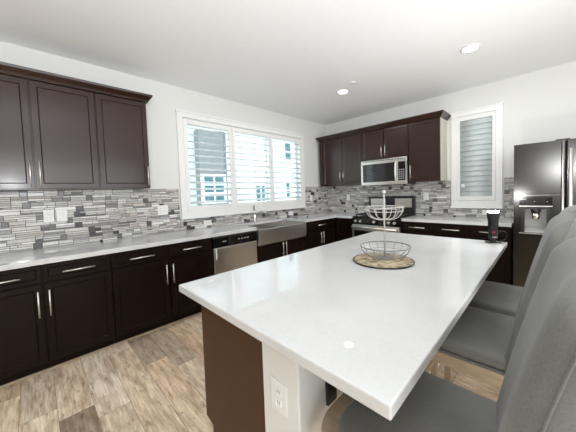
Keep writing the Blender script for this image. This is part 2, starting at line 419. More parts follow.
# ------------------------------------------------------------------ backsplash
def srgb(v): v /= 255; return v/12.92 if v < .04045 else ((v+.055)/1.055)**2.4
TONES = [(236, 236, 234), (222, 221, 218), (208, 207, 204), (190, 189, 186), (170, 168, 165), (196, 190, 182), (210, 206, 200), (150, 148, 146)]
def backsplash(name, axis, spans, excl, seed, label):
    """tiles fill spans of (a0,a1,z0,z1)"""
    rnd = random.Random(seed); bm = BM(); cl = bm.loops.layers.float_color.new('tile_tone')
    def put(a0, a1, z0, z1, col, rough, d):
        g = .0024
        for s0, s1, y0, y1 in spans:
            p, q, u, v = max(a0, s0), min(a1, s1), max(z0, y0), min(z1, y1)
            if q-p < .006 or v-u < .004: continue
            if axis == 'y': fs = box(bm, .004, .010+d, p+g, q-g, u+g, v-g)
            else: fs = box(bm, p+g, q-g, -.010-d, -.004, u+g, v-g)
            for f in fs:
                for l in f.loops: l[cl] = (*[srgb(c) for c in col], rough)
    A0 = min(s[0] for s in spans); A1 = max(s[1] for s in spans); Z0 = min(s[2] for s in spans); Z1 = max(s[3] for s in spans)
    band = .0545; nb = int((Z1-Z0)/band+.99)
    for b in range(nb):
        z = Z0+b*band; a = A0-rnd.random()*.2
        while a < A1:
            r = rnd.random()
            if r < .19:
                L = rnd.choice((.045, .052, .06)); k = rnd.random()
                c = rnd.choice([(82, 82, 82), (96, 95, 93), (118, 117, 115), (66, 66, 67)])
                if k < .35: put(a, a+L, z, z+band*.66, c, .2, .002); put(a, a+L, z+band*.66, z+band, rnd.choice(TONES), .4, 0)
                else: put(a, a+L, z, z+band, c, .3, .001)
            else:
                L = rnd.uniform(.07, .21); cuts = rnd.choice(([.5], [.33, .66], [.36], [.64], [.33, .66], [.25, .62]))
                cc = [0]+cuts+[1]
                for u, v in zip(cc, cc[1:]):
                    t = rnd.choice(TONES)
                    if v-u < .3 and rnd.random() < .3: t = (112, 108, 104)
                    if rnd.random() < .45 and L > .13:
                        mth = a+L*rnd.uniform(.3, .7)
                        put(a, mth, z+u*band, z+v*band, t, rnd.choice((.0, .5, 1)), rnd.random()*.002); t = rnd.choice(TONES); put(mth, a+L, z+u*band, z+v*band, t, rnd.choice((0., .5, 1)), rnd.random()*.002)
                    else: put(a, a+L, z+u*band, z+v*band, t, rnd.choice((0., .5, 1)), rnd.random()*.002)
            a += L
    for s0, s1, y0, y1 in spans:
        if axis == 'y': fs = box(bm, .001, .006, s0, s1, y0, y1, mi=1)
        else: fs = box(bm, s0, s1, -.006, -.001, y0, y1, mi=1)
    o = obj(name, bm, ['tile', 'grout']); tag(o, label, 'backsplash'); return o
ZC, ZU = .915, 1.46
backsplash('tile_backsplash', 'y', [(-5.2, -3.205, ZC, ZU), (-3.205, -.755, ZC, 1.055), (-.755, -.012, ZC, ZU)], None, 3,
           'grey linear mosaic tile backsplash along the wide window wall')
backsplash('tile_backsplash', 'x', [(.001, 2.32, ZC, ZU), (2.32, 2.95, ZC, 1.04), (2.95, 3.09, ZC, ZU)], None, 11,
           'grey linear mosaic tile backsplash behind the range')

# ------------------------------------------------------------------ cabinets
def door_mesh(w, h, t=.02, fr=.058, dep=.006):
    """shaker door centred x, bottom z=0, back face y=0, front y=-t"""
    bm = BM(); box(bm, -w/2, w/2, -t, 0, 0, h, bev=.0018, seg=1)
    f = max((f for f in bm.faces if f.normal.y < -.9 or (f.calc_center_median().y < -t*.9)), key=lambda f: f.calc_area())
    bmesh.ops.inset_region(bm, faces=[f], thickness=fr, depth=0)
    bmesh.ops.inset_region(bm, faces=[f], thickness=.008, depth=-dep)
    bmesh.ops.inset_region(bm, faces=[f], thickness=.003, depth=.0015)
    return bm
def bar_handle(parent, x, z, L, vertical, y):
    bm = BM(); r = .0055; st = .030
    if vertical:
        cyl(bm, (x, y-st, z-L/2), (x, y-st, z+L/2), r, seg=10)
        for s in (-1, 1): cyl(bm, (x, y, z+s*L*.36), (x, y-st, z+s*L*.36), r*.8, seg=8)
    else:
        cyl(bm, (x-L/2, y-st, z), (x+L/2, y-st, z), r, seg=10)
        for s in (-1, 1): cyl(bm, (x+s*L*.36, y, z), (x+s*L*.36, y-st, z), r*.8, seg=8)
    return obj('handle', bm, 'nickel', parent)
def add_front(root, kind, x0, x1, z0, z1, yf, mat, handle=None):
    g = .0025; w = x1-x0-2*g
    bm = door_mesh(w, z1-z0-2*g, fr=.058 if kind == 'door' else .032)
    bmesh.ops.translate(bm, vec=((x0+x1)/2, yf, z0+g), verts=bm.verts[:])
    d = obj(kind, bm, mat, root)
    if handle: bar_handle(d, handle[0], handle[1], handle[2], handle[3], yf-.02)
    return d
def place(axis, a0, a1, z, name, label, group=None):
    c = (a0+a1)/2
    if axis == 'y': return thing(name, label, 'cabinet', (0, c, z), PI/2, group)
    return thing(name, label, 'cabinet', (c, 0, z), 0, group)
def base_cab(axis, a0, a1, doors, drawers, label, top=.873, toeL=0, hl=.21, depth=.60, dz=.73):
    """doors/drawers: number of each. local x from -W/2..W/2"""
    t = place(axis, a0, a1, 0, 'base_cabinet', label, 'base cabinets'); W = a1-a0-.002
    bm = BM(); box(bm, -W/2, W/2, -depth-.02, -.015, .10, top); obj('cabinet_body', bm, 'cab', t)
    bm = BM(); box(bm, -W/2, W/2, -.55, -.02, 0.001, .10); obj('toe_kick', bm, 'cab', t)
    bobj('shoe_molding', (-W/2, W/2, -.562, -.5505, 0.001, .016), 'woodtan', t, label='thin light strip along the floor')
    yf = -depth-.0205
    for i in range(drawers):
        p = -W/2+W*i/drawers; q = -W/2+W*(i+1)/drawers
        add_front(t, 'drawer', p+.004, q-.004, dz+.006, top-.004, yf, 'cab', ((p+q)/2, (dz+top)/2-.005, min(hl, (q-p)*.6), False))
    ztop = dz if drawers else dz
    for i in range(doors):
        p = -W/2+W*i/doors; q = -W/2+W*(i+1)/doors
        hx = (q-.032 if (i == 0 and doors > 1) else p+.032)
        if doors == 1: hx = q-.032
        add_front(t, 'door', p+.004, q-.004, .105, ztop-.004, yf, 'cab', (hx, .575, .20, True))
    return t
base_cab('y', -4.98, -4.09, 2, 2, 'dark double-door base cabinet with two drawers at the left picture edge')
base_cab('y', -4.09, -3.105, 2, 2, 'dark double-door base cabinet with two drawers immediately left of dishwasher')
# sink base
t = place('y', -2.452, -1.487, 0, 'sink_base_cabinet', 'dark double-door cabinet under the stainless farmhouse sink', 'base cabinets')
W = .963
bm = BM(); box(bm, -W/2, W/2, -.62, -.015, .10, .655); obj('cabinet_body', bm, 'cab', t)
bm = BM(); box(bm, -W/2, W/2, -.55, -.02, 0.001, .10); obj('toe_kick', bm, 'cab', t)
for i, hx in ((0, -.032), (1, .032)):
    p = -W/2+W*i/2; add_front(t, 'door', p+.004, p+W/2-.004, .105, .65, -.6205, 'cab', (hx, .545, .20, True))
base_cab('y', -1.483, -.66, 2, 1, 'dark base cabinet with one wide drawer between sink and corner', hl=.20)
# corner piece, plain front turned to the range
t = place('x', .0, 1.0, 0, 'corner_base_cabinet', 'dark blind corner base cabinet between window wall and range', 'base cabinets')
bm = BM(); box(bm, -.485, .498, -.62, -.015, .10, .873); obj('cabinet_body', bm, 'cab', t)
bm = BM(); box(bm, .06, .498, -.55, -.02, 0.001, .10); obj('toe_kick', bm, 'cab', t)
add_front(t, 'door', .135, .49, .105, .865, -.6205, 'cab', None)
base_cab('x', 1.828, 2.263, 1, 1, 'dark single-drawer base cabinet right beside the range', hl=.21)
base_cab('x', 2.263, 3.075, 2, 2, 'dark double-drawer base cabinet between range-side cabinet and fridge', hl=.20)

def upper_cab(axis, a0, a1, z0, z1, splits, handles, label, sideL=False, sideR=False, mat='cabU', depth=.33, filler=0):
    t = place(axis, a0, a1, z0, 'wall_cabinet', label, 'wall cabinets'); W = a1-a0-.002; hh = z1-z0
    l = -W/2+(.005 if sideL else 0); r = W/2-(.005 if sideR else 0)
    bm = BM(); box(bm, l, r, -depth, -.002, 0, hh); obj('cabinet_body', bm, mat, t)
    if sideL: bobj('side_panel', (-W/2, l, -depth+.002, -.002, 0, hh), 'melamine', t, label='cream melamine side')
    if sideR: bobj('side_panel', (r, W/2, -depth+.002, -.002, 0, hh), 'melamine', t, label='cream melamine side')
    xs = [-W/2+filler]+[s-(a0+a1)/2 for s in splits]+[W/2]
    if filler: bobj('filler_strip', (-W/2, -W/2+filler-.003, -depth-.018, -depth-.0005, 0, hh), mat, t)
    for i in range(len(xs)-1):
        h = handles[i]
        add_front(t, 'door', xs[i]+.003, xs[i+1]-.003, .004, hh-.004, -depth-.0005, mat, (h[0]-(a0+a1)/2, h[1]-z0, h[2], True) if h else None)
    return t
ZB, ZT = 1.46, 2.37
upper_cab('y', -4.975, -4.085, ZB, ZT, [-4.528], [(-4.556, 1.59, .21), (-4.497, 1.59, .21)], 'tall dark double-door wall cabinet at the left picture edge')
upper_cab('y', -4.085, -3.635, ZB, ZT, [], [(-3.664, 1.59, .20)], 'dark single-door wall cabinet left of the wide window', sideR=True)
upper_cab('x', .085, 1.03, ZB, ZT, [.612], [(.578, 1.64, .17), (.646, 1.64, .17)], 'dark double-door wall cabinet in the room corner left of the microwave', filler=.07)
upper_cab('x', 1.03, 1.828, 1.865, ZT, [1.43], [(1.40, 2.0, .19), (1.463, 2.0, .19)], 'short dark double-door wall cabinet above the microwave')
upper_cab('x', 1.828, 2.275, ZB, ZT, [], [(1.862, 1.62, .20)], 'dark single-door wall cabinet right of the microwave', sideR=True)
def crown(axis, a0, a1, zb, label, retL, retR):
    d = .352
    prof = [(0, 0), (.012, 0), (.022, .02), (.048, .055), (.052, .075), (0, .075)]
    c = (a0+a1)/2
    t = thing('crown_molding', label, 'molding', (0, c, zb) if axis == 'y' else (c, 0, zb), PI/2 if axis == 'y' else 0)
    bm = BM(); W = (a1-a0)/2
    # swept profile with mitred corners
    path = []
    L = -W-.0005; R = W+.0005
    rows = []
    for o, z in prof:
        pts = []
        if retL: pts.append((L-o, -.003))
        pts.append((L-(o if retL else 0), -d-o))
        pts.append((R+(o if retR else 0), -d-o))
        if retR: pts.append((R+o, -.003))
        rows.append([bm.verts.new((x, y, z)) for x, y in pts])
    n = len(rows)
    for i in range(n):
        A, B = rows[i], rows[(i+1) % n]
        for k in range(len(A)-1): bm.faces.new((A[k], A[k+1], B[k+1], B[k]))
    bm.faces.new([r[0] for r in rows]); bm.faces.new([r[-1] for r in rows][::-1])
    obj('molding_strip', bm, 'cabU', t)
    bm = BM(); box(bm, L+.002, R-.002, -d+.002, -.004, .001, .012); obj('molding_backing', bm, 'cabU', t)
    return t
crown('y', -4.975, -3.635, ZT, 'dark crown molding on the wall cabinets left of the window', False, True)
crown('x', .085, 2.275, ZT, 'dark crown molding on the wall cabinets above the microwave', True, True)

# ------------------------------------------------------------------ countertops
bm = BM()
z0, z1 = .8745, .914
box(bm, .012, .65, -5.0, -2.457, z0, z1, bev=.003)
box(bm, .012, .12, -2.457, -1.483, z0, z1)
box(bm, .012, .65, -1.483, -.012, z0, z1, bev=.003)
box(bm, .65, 1.0, -.65, -.012, z0, z1, bev=.003)
tag(obj('countertop', bm, 'quartz'), 'white quartz countertop running along the window wall into the corner', 'countertop', )
bm = BM(); box(bm, 1.826, 3.078, -.65, -.012, z0, z1, bev=.003)
tag(obj('countertop', bm, 'quartz'), 'white quartz countertop between range and fridge', 'countertop')

# ------------------------------------------------------------------ sink, faucet
t = thing('farmhouse_sink', 'stainless steel apron-front farmhouse sink under the window', 'sink', (0, -1.97, 0))
bm = BM(); y = .478
box(bm, .652, .672, -y, y, .685, .874, bev=.004)
obj('apron', bm, 'steel', t)
bm = BM()
box(bm, .125, .652, -y, -y+.02, .66, .872); box(bm, .125, .652, y-.02, y, .66, .872); box(bm, .125, .15, -y+.02, y-.02, .66, .872)
box(bm, .64, .652, -y+.02, y-.02, .66, .872); box(bm, .15, .64, -y+.02, y-.02, .66, .675)
obj('basin', bm, 'steel', t)
bm = BM(); lathe(bm, [(0, .6755), (.045, .6755), (.045, .679), (.03, .678), (0, .677)], 24, (.35, 0, 0)); obj('drain', bm, 'chrome', t)
t = thing('kitchen_faucet', 'chrome single-lever faucet behind the farmhouse sink', 'faucet', (.075, -2.05, .914))
bm = BM(); lathe(bm, [(0, 0), (.028, 0), (.026, .012), (.021, .018), (.020, .15), (.022, .16), (.016, .18), (0, .185)], 20); obj('faucet_body', bm, 'chrome', t)
bm = BM(); tube(bm, [(.005, 0, .10), (.06, .02, .15), (.12, .04, .175), (.18, .06, .165), (.20, .067, .14)], .012, 10); obj('spout', bm, 'chrome', t)
bm = BM(); tube(bm, [(0, 0, .18), (-.01, .0, .21), (.015, -.015, .26)], .008, 8); obj('lever', bm, 'black', t)
t = thing('soap_dispenser', 'small pale soap pump on counter left of the faucet', 'dispenser', (.10, -2.30, .914))
bm = BM(); lathe(bm, [(0, 0), (.018, 0), (.018, .05), (.008, .055), (.008, .075), (0, .075)], 14); obj('pump_body', bm, 'nickel', t)
bm = BM(); tube(bm, [(0, 0, .07), (.035, 0, .072)], .005, 8); obj('nozzle', bm, 'nickel', t)
def cap(x, y, label, r=.012, h=.022):
    bm = BM(); lathe(bm, [(0, 0), (r, 0), (r, h*.7), (r*.6, h), (0, h)], 14)
    o = obj('counter_cap', bm, 'black'); o.location = (x, y, .9145); tag(o, label, 'cap', 'small black caps on the counters')
cap(.08, -1.56, 'small black cap on the counter behind the sink, nearest the faucet')
cap(.08, -1.32, 'small black cap on the counter behind right end of sink')
cap(.42, -1.17, 'small black cap on the counter right of the sink')
cap(.10, -4.07, 'small black cap on the long counter below the left wall cabinets', .013, .024)
cap(1.965, -.07, 'small black cap on the right counter close to the range', .017, .03)
cap(2.39, -.10, 'small black cap on the right counter under narrow window', .014, .022)

# ------------------------------------------------------------------ dishwasher
t = thing('dishwasher', 'stainless dishwasher with black control strip between cabinets and sink', 'dishwasher', (0, -2.7785, 0), PI/2)
w = .320
bobj('tub_body', (-w, w, -.60, -.02, .02, .868), 'black', t)
bobj('toe_panel', (-w, w, -.56, -.6-.001+.05, .001, .019), 'black', t)
bobj('door_panel', (-w+.003, w-.003, -.642, -.6005, .12, .735), 'steel', t, bev=.006, label='stainless door')
cp = bobj('control_panel', (-w+.003, w-.003, -.650, -.6005, .738, .866), 'blackgloss', t, bev=.008, label='black control strip')
for i, (p, q) in enumerate([(.02+.045*i, .045+.045*i) for i in range(4)]+[(-.20, -.15)]):
    bm = BM(); box(bm, p, q, -.653, -.6505, .80, .812); obj('control_button', bm, 'greyplastic', cp)
bm = BM(); tube(bm, [(-.29, -.643, .735), (-.292, -.665, .715), (-.29, -.665, .63), (-.288, -.644, .60)], .008, 8); obj('door_latch', bm, 'whiteplastic', t)

# ------------------------------------------------------------------ range
t = thing('gas_range', 'black and stainless gas range in the back counter run', 'stove', (1.413, 0, 0))
w = .408
bobj('range_body', (-w, w, -.66, -.02, .02, .895), 'black', t)
for sx in (-1, 1):
    for yy in (-.6, -.08): bm = BM(); cyl(bm, (sx*.36, yy, .001), (sx*.36, yy, .02), .018); obj('foot', bm, 'black', t)
bobj('cooktop', (-w-.001, w+.001, -.665, -.085, .8955, .921), 'blackgloss', t, bev=.005)
def grate(cx):
    bm = BM()
    for i in range(5):
        x = cx-.11+.055*i; box(bm, x-.005, x+.005, -.60, -.14, .938, .950)
    for yv in (-.60, -.37, -.14): box(bm, cx-.12, cx+.12, yv-.005, yv+.005, .9375, .9505)
    for sx in (-1, 1):
        for yv in (-.60, -.14): box(bm, cx+sx*.112-.007, cx+sx*.112+.007, yv-.007, yv+.007, .9215, .938)
    obj('grate', bm, 'black', t)
for c in (-.265, 0, .265): grate(c)
bg_ = bobj('backguard', (-w, w, -.085, -.02, .90, 1.235), 'black', t, bev=.012)
for s in (-1, 1):
    bm = BM(); box(bm, min(s*.085, s*(w-.045)), max(s*.085, s*(w-.045)), -.089, -.0855, 1.045, 1.195); obj('backguard_panel', bm, 'steel', bg_, 'stainless panel')
bm = BM(); box(bm, -.075, .075, -.0885, -.0855, 1.07, 1.18); obj('display', bm, 'blackgloss', bg_)
kp = bobj('knob_panel', (-w, w, -.70, -.6605, .79, .894), 'blackgloss', t, bev=.008)
for kx in (-.33, -.24, 0, .24, .33):
    bm = BM(); cyl(bm, (kx, -.7005, .845), (kx, -.725, .845), .022, .019, 18); obj('knob', bm, 'nickel', kp)
dr = bobj('oven_door', (-w+.004, w-.004, -.70, -.6605, .22, .785), 'steel', t, bev=.006)
bobj('oven_window', (-w+.05, w-.05, -.704, -.7005, .30, .69), 'blackgloss', dr, label='black glass window')
bm = BM(); cyl(bm, (-w+.03, -.745, .745), (w-.03, -.745, .745), .015, seg=14)
for s in (-1, 1): cyl(bm, (s*(w-.06), -.7005, .745), (s*(w-.06), -.745, .745), .011)
obj('handle', bm, 'nickel', dr)
bobj('drawer', (-w+.004, w-.004, -.695, -.6605, .05, .215), 'steel', t, bev=.006)

# ------------------------------------------------------------------ microwave
t = thing('microwave', 'stainless over-the-range microwave under the short wall cabinet', 'microwave', (1.429, 0, 1.435))
w = .394
bobj('microwave_body', (-w, w, -.375, -.014, 0, .425), 'black', t)
fr = BM(); f0, f1 = -.40, -.3755
box(fr, -w, w, f0, f1, .355, .425, bev=.004); box(fr, -w, w, f0, f1, 0, .055, bev=.004); box(fr, -w, -w+.035, f0, f1, .055, .355); box(fr, .205, .255, f0, f1, .055, .355); box(fr, w-.025, w, f0, f1, .055, .355)
obj('front_frame', fr, 'steel', t, 'stainless front frame')
bobj('door_glass', (-w+.035, .205, -.396, -.376, .055, .355), 'blackgloss', t)
cp = bobj('control_panel', (.255, w-.025, -.396, -.376, .055, .355), 'blackgloss', t)
bm = BM()
for i in range(3):
    for j in range(5): box(bm, .272+i*.03, .290+i*.03, -.3975, -.3965, .08+j*.035, .098+j*.035)
obj('keypad', bm, 'greyplastic', cp)
bm = BM(); tube(bm, [(.228, -.401, .36), (.228, -.43, .34), (.228, -.442, .28), (.228, -.446, .21), (.228, -.442, .13), (.228, -.43, .07), (.228, -.401, .05)], .011, 10); obj('handle', bm, 'nickel', t)
bm = BM()
for i in range(14): box(bm, -w+.04+i*.05, -w+.075+i*.05, -.4015, -.4005, .40, .412)
obj('vent_grille', bm, 'black', t)

# ------------------------------------------------------------------ fridge
t = thing('refrigerator', 'dark stainless side-by-side refrigerator with water dispenser', 'refrigerator', (3.56, 0, 0))
w = .455
bobj('fridge_body', (-w+.006, w-.006, -.70, -.04, .02, 1.785), 'black', t)
# left door with a dispenser opening
bm = BM(); a, b = -w, -.10; dx0, dx1, dz0, dz1 = -.398, -.168, .845, 1.125; f0, f1 = -.80, -.703
box(bm, a, dx0, f0, f1, .06, 1.79); box(bm, dx1, b, f0, f1, .06, 1.79); box(bm, dx0, dx1, f0, f1, .06, dz0); box(bm, dx0, dx1, f0, f1, dz1, 1.79); box(bm, dx0, dx1, f1-.012, f1, dz0, dz1)
bmesh.ops.remove_doubles(bm, verts=bm.verts[:], dist=.0001)
ld = obj('freezer_door', bm, 'fsteel', t)
bm = BM(); tube(bm, [(b+.014, -.785, z) for z in (.065, 1.788)], .0135, 12); obj('door_edge_trim', bm, 'steel', ld)
bm = BM(); box(bm, dx0+.001, dx1-.001, -.718, -.7155, dz0+.001, dz1-.001, mi=0)
rb = obj('dispenser_back', bm, 'greyplastic', ld)
bm = BM(); box(bm, dx0+.0005, dx0+.03, -.799, -.719, dz0+.001, dz1-.001); box(bm, dx1-.03, dx1-.0005, -.799, -.719, dz0+.001, dz1-.001); box(bm, dx0+.03, dx1-.03, -.799, -.719, dz1-.025, dz1-.001)
obj('dispenser_liner', bm, 'black', ld)
bm = BM(); prism(bm, [(-.797, dz0+.001), (-.72, dz0+.001), (-.72, dz0+.06), (-.797, dz0+.012)], 'x', dx0+.032, dx1-.032); obj('drip_tray', bm, 'greyplastic', ld)
bm = BM(); cyl(bm, (-.28, -.765, dz1-.026), (-.28, -.765, dz1-.07), .040, .034, 20); obj('dispenser_nozzle', bm, 'black', ld)
bm = BM(); cyl(bm, (-.28, -.765, dz1-.071), (-.28, -.765, dz1-.135), .032, .030, 20); obj('dispenser_cup', bm, 'chrome', ld)
bm = BM(); box(bm, dx0-.012, dx1+.012, -.806, -.8005, dz1, dz1+.008); box(bm, dx0-.012, dx1+.012, -.806, -.8005, dz0-.012, dz0-.004)
obj('dispenser_trim', bm, 'steel', ld)
dp = bobj('dispenser_panel', (dx0-.01, dx1+.012, -.8045, -.8005, dz1+.012, dz1+.10), 'blackgloss', ld)
bm = BM(); box(bm, dx0+.01, dx0+.045, -.806, -.8048, dz1+.075, dz1+.085); box(bm, dx0+.105, dx0+.113, -.806, -.8048, dz1+.05, dz1+.056); box(bm, dx1-.03, dx1-.022, -.806, -.8048, dz1+.05, dz1+.056)
obj('panel_marking', bm, 'label', dp)
bm = BM(); box(bm, a+.002, b-.001, -.8025, -.8005, dz1+.118, dz1+.122); obj('reflection_line', bm, 'chrome', ld)  # thin chrome strip standing in for the counter edge reflected in the door
rd = bobj('fridge_door', (-.066, w, -.80, -.703, .06, 1.79), 'fsteel', t, bev=.01)
def fhandle(x, par):
    bm = BM(); cyl(bm, (x, -.855, .55), (x, -.855, 1.70), .014, seg=14)
    for z in (.62, 1.63): cyl(bm, (x, -.8005, z), (x, -.855, z), .010)
    obj('handle', bm, 'nickel', par)
fhandle(-.035, rd)
bm = BM()
for i in range(20): box(bm, -w+.03+i*.043, -w+.055+i*.043, -.722, -.7005, .002, .05)
box(bm, -w+.01, w-.01, -.70, -.65, .001, .055); obj('base_grille', bm, 'black', t)
bm = BM(); box(bm, -.14, -.04, -.76, -.66, 1.7905, 1.805, bev=.003); obj('hinge_cover', bm, 'black', t)

# ------------------------------------------------------------------ island
IX0, IX1, IY0, IY1 = 2.057, 3.152, -4.053, -1.934
bm = BM(); box(bm, IX0, IX1, IY0, IY1, .878, .914, bev=.005)
tag(obj('island_countertop', bm, 'quartz'), 'large white quartz top of the kitchen island', 'countertop')
PY = -3.945; PX0, PX1 = 2.072, 2.588; PE = -2.03
t = thing('island_cabinet', 'brown island cabinet under the white island top', 'cabinet', ((PX0+PX1)/2, (PY+PE)/2, 0))
W = (PX1-PX0)/2; D = (PE-PY)/2
bm = BM(); box(bm, -W+.021, W-.0005, -D+.019, D-.0005, .16, .8775); obj('cabinet_body', bm, 'cab', t)
bm = BM(); prism(bm, [(-W, .165), (-W+.07, .15), (-W+.07, 0.001), (W, 0.001), (W, .8775), (-W, .8775)], 'y', -D, -D+.018); obj('end_panel', bm, 'endpanel', t, 'smooth brown end panel')
bm = BM(); box(bm, -W+.07, W-.001, -D+.02, D-.001, .001, .159); obj('toe_kick', bm, 'cab', t)
n = 4; LL = 2*D-.02
for i in range(n):
    p = -D+.02+LL*i/n; q = p+LL/n
    for kind, za, zb, hz in (('drawer', .735, .872, .80), ('door', .165, .73, .57)):
        bm = door_mesh(q-p-.006, zb-za, fr=.058 if kind == 'door' else .032)
        bmesh.ops.rotate(bm, cent=(0, 0, 0), matrix=Matrix.Rotation(-PI/2, 3, 'Z'), verts=bm.verts[:])
        bmesh.ops.translate(bm, vec=(-W+.0205, (p+q)/2, za), verts=bm.verts[:])
        d = obj(kind, bm, 'cab', t)
        bm = BM()
        if kind == 'drawer': cyl(bm, (-W-.03, (p+q)/2-.09, hz), (-W-.03, (p+q)/2+.09, hz), .0055, seg=10); ends = [((p+q)/2-.07, hz), ((p+q)/2+.07, hz)]
        else:
            hy = q-.035 if i % 2 == 0 else p+.035
            cyl(bm, (-W-.03, hy, hz-.1), (-W-.03, hy, hz+.1), .0055, seg=10); ends = [(hy, hz-.07), (hy, hz+.07)]
        for yy, zz in ends: cyl(bm, (-W+.0005, yy, zz), (-W-.03, yy, zz), .0045, seg=8)
        obj('handle', bm, 'nickel', d)
WX1 = 2.785
bm = BM(); box(bm, PX1+.001, WX1, PY-.004, PE, .001, .8775, bev=.006)
o = struct(obj('wall_island', bm, 'wall'))
bm = BM(); box(bm, WX1+.0005, WX1+.014, PY+.01, PE, .001, .09, bev=.003); struct(obj('baseboard_island', bm, 'trim'))
# steel angle brackets under the overhang
for i, (yy, lb) in enumerate(((-3.775, 'dark steel bracket under island overhang nearest the camera'), (-3.0, 'dark steel bracket under the middle of island overhang'), (-2.3, 'dark steel bracket under the far end of island overhang'))):
    bm = BM(); box(bm, WX1+.0005, WX1+.012, -.028, .028, -.33, -.0005); box(bm, WX1+.012, WX1+.18, -.03, .03, -.010, -.0005)
    prism(bm, [(WX1+.012, -.16), (WX1+.15, -.010), (WX1+.012, -.010)], 'y', -.006, .006)
    o = obj('support_bracket', bm, 'black'); o.location = (0, yy, .8775); tag(o, lb, 'bracket', 'brackets under the island overhang')

# ------------------------------------------------------------------ outlets
def outlet(loc, rz, w, h, kind, label, horizontal=False):
    t = thing('wall_outlet', label, 'outlet', loc, rz, 'outlets and switches')
    bm = BM(); box(bm, -w/2, w/2, -.006, 0, -h/2, h/2, bev=.002); obj('cover_plate', bm, 'whiteplastic', t)
    n = max(1, int(round((w if not horizontal else h)/.075)))
    for i in range(n):
        cx = (i-(n-1)/2)*.05
        if kind == 'outlet':
            bm = BM()
            for s in (-1, 1):
                a, b = (cx+s*.02, 0) if horizontal else (cx, s*.02)
                box(bm, a-.014, a+.014, -.0075, -.0062, b-.014, b+.014, bev=.003)
            obj('receptacle', bm, 'whiteplastic', t)
            bm = BM()
            for s in (-1, 1):
                a, b = (cx+s*.02, 0) if horizontal else (cx, s*.02)
                for q in (-.005, .005): box(bm, a+q-.001, a+q+.001, -.0085, -.0077, b-.003, b+.006)
            obj('slot', bm, 'slot', t)
        else:
            bm = BM(); box(bm, cx-.012, cx+.012, -.009, -.0062, -.03, .03, bev=.002); obj('rocker', bm, 'whiteplastic', t)
    return t
LX = .0135; R90 = PI/2
outlet((LX, -4.453, 1.217), R90, .075, .12, 'outlet', 'white outlet, left one of the pair below the left cabinets')
outlet((LX, -4.358, 1.217), R90, .080, .12, 'switch', 'white switch plate, right one of the pair below the left cabinets')
outlet((LX, -3.415, 1.199), R90, .12, .12, 'outlet', 'white double-gang outlet on mosaic just left of the wide window')
outlet((LX, -2.83, .975), R90, .12, .075, 'outlet', 'horizontal white outlet below left part of the wide window', True)
outlet((LX, -1.17, .978), R90, .12, .075, 'outlet', 'horizontal white outlet below right part of the wide window', True)
outlet((LX, -.575, 1.236), R90, .075, .12, 'switch', 'white switch plate on window wall close to the corner')
outlet((.523, -LX, 1.219), 0, .075, .12, 'switch', 'white switch plate on back wall between corner and range')
outlet((1.975, -LX, 1.225), 0, .075, .12, 'outlet', 'white outlet on back wall right of the range')
outlet((2.77, -LX, .985), 0, .12, .075, 'outlet', 'horizontal white outlet on back wall below the narrow window', True)
outlet((2.688, PY-.0045, .615), 0, .085, .118, 'outlet', 'white outlet on the white end wall of the island')

# ------------------------------------------------------------------ ceiling fittings
def can(x, y, label, E=5):
    t = thing('recessed_light', label, 'ceiling light', (x, y, H), 0, 'recessed ceiling lights')
    bm = BM(); lathe(bm, [(.068, -.0005), (.088, -.0005), (.090, -.005), (.070, -.010), (.066, -.006), (.068, -.0005)], 36); obj('trim_ring', bm, 'trim', t)
    bm = BM(); lathe(bm, [(0, -.004), (.066, -.004), (.066, -.001), (0, -.001)], 36); obj('lens', bm, 'lamp', t)
    l = bpy.data.lights.new('downlight', 'AREA'); l.shape = 'DISK'; l.size = .12; l.energy = E; l.color = (1, .98, .95)
    o = bpy.data.objects.new('downlight', l); COL.objects.link(o); o.location = (0, 0, -.012); o.parent = t
can(1.30, -1.33, 'glowing recessed downlight farther from the camera, near the corner')
can(2.80, -1.29, 'glowing recessed downlight nearer the fridge side of the ceiling')
t = thing('ceiling_sprinkler', 'small flat white sprinkler cover beside the farther downlight', 'sprinkler', (1.56, -1.49, H))
bm = BM(); lathe(bm, [(0, -.012), (.035, -.012), (.042, -.006), (.042, -.0005), (0, -.0005)], 28); obj('cover_disc', bm, 'trim', t)

# ------------------------------------------------------------------ placemat and tiered basket
BX, BY = 2.659, -3.008
bm = BM(); lathe(bm, [(0, 0), (.174, 0), (.180, .004), (.174, .009), (0, .009)], 56)
pm = obj('placemat', bm, 'woven'); pm.location = (BX-.008, BY-.016, .9143); tag(pm, 'round woven straw placemat under the wire basket', 'placemat')
bm = BM(); tube(bm, [(0.178*math.cos(2*PI*k/56), 0.178*math.sin(2*PI*k/56), .006) for k in range(56)], .0045, 6, True)
obj('dark_rim', bm, 'black', pm, 'dark edge binding')
t = thing('tiered_wire_basket', 'two-tier wire fruit basket on straw placemat', 'basket', (BX, BY, .927))
ZP = .418
bm = BM(); cyl(bm, (0, 0, .012), (0, 0, ZP-.01), .005, seg=12); obj('center_pole', bm, 'wirewhite', t)
bm = BM(); bmesh.ops.create_uvsphere(bm, u_segments=16, v_segments=10, radius=.0125, matrix=Matrix.Translation((0, 0, ZP)))
for f in bm.faces: f.smooth = True
obj('ball_finial', bm, 'wirewhite', t)
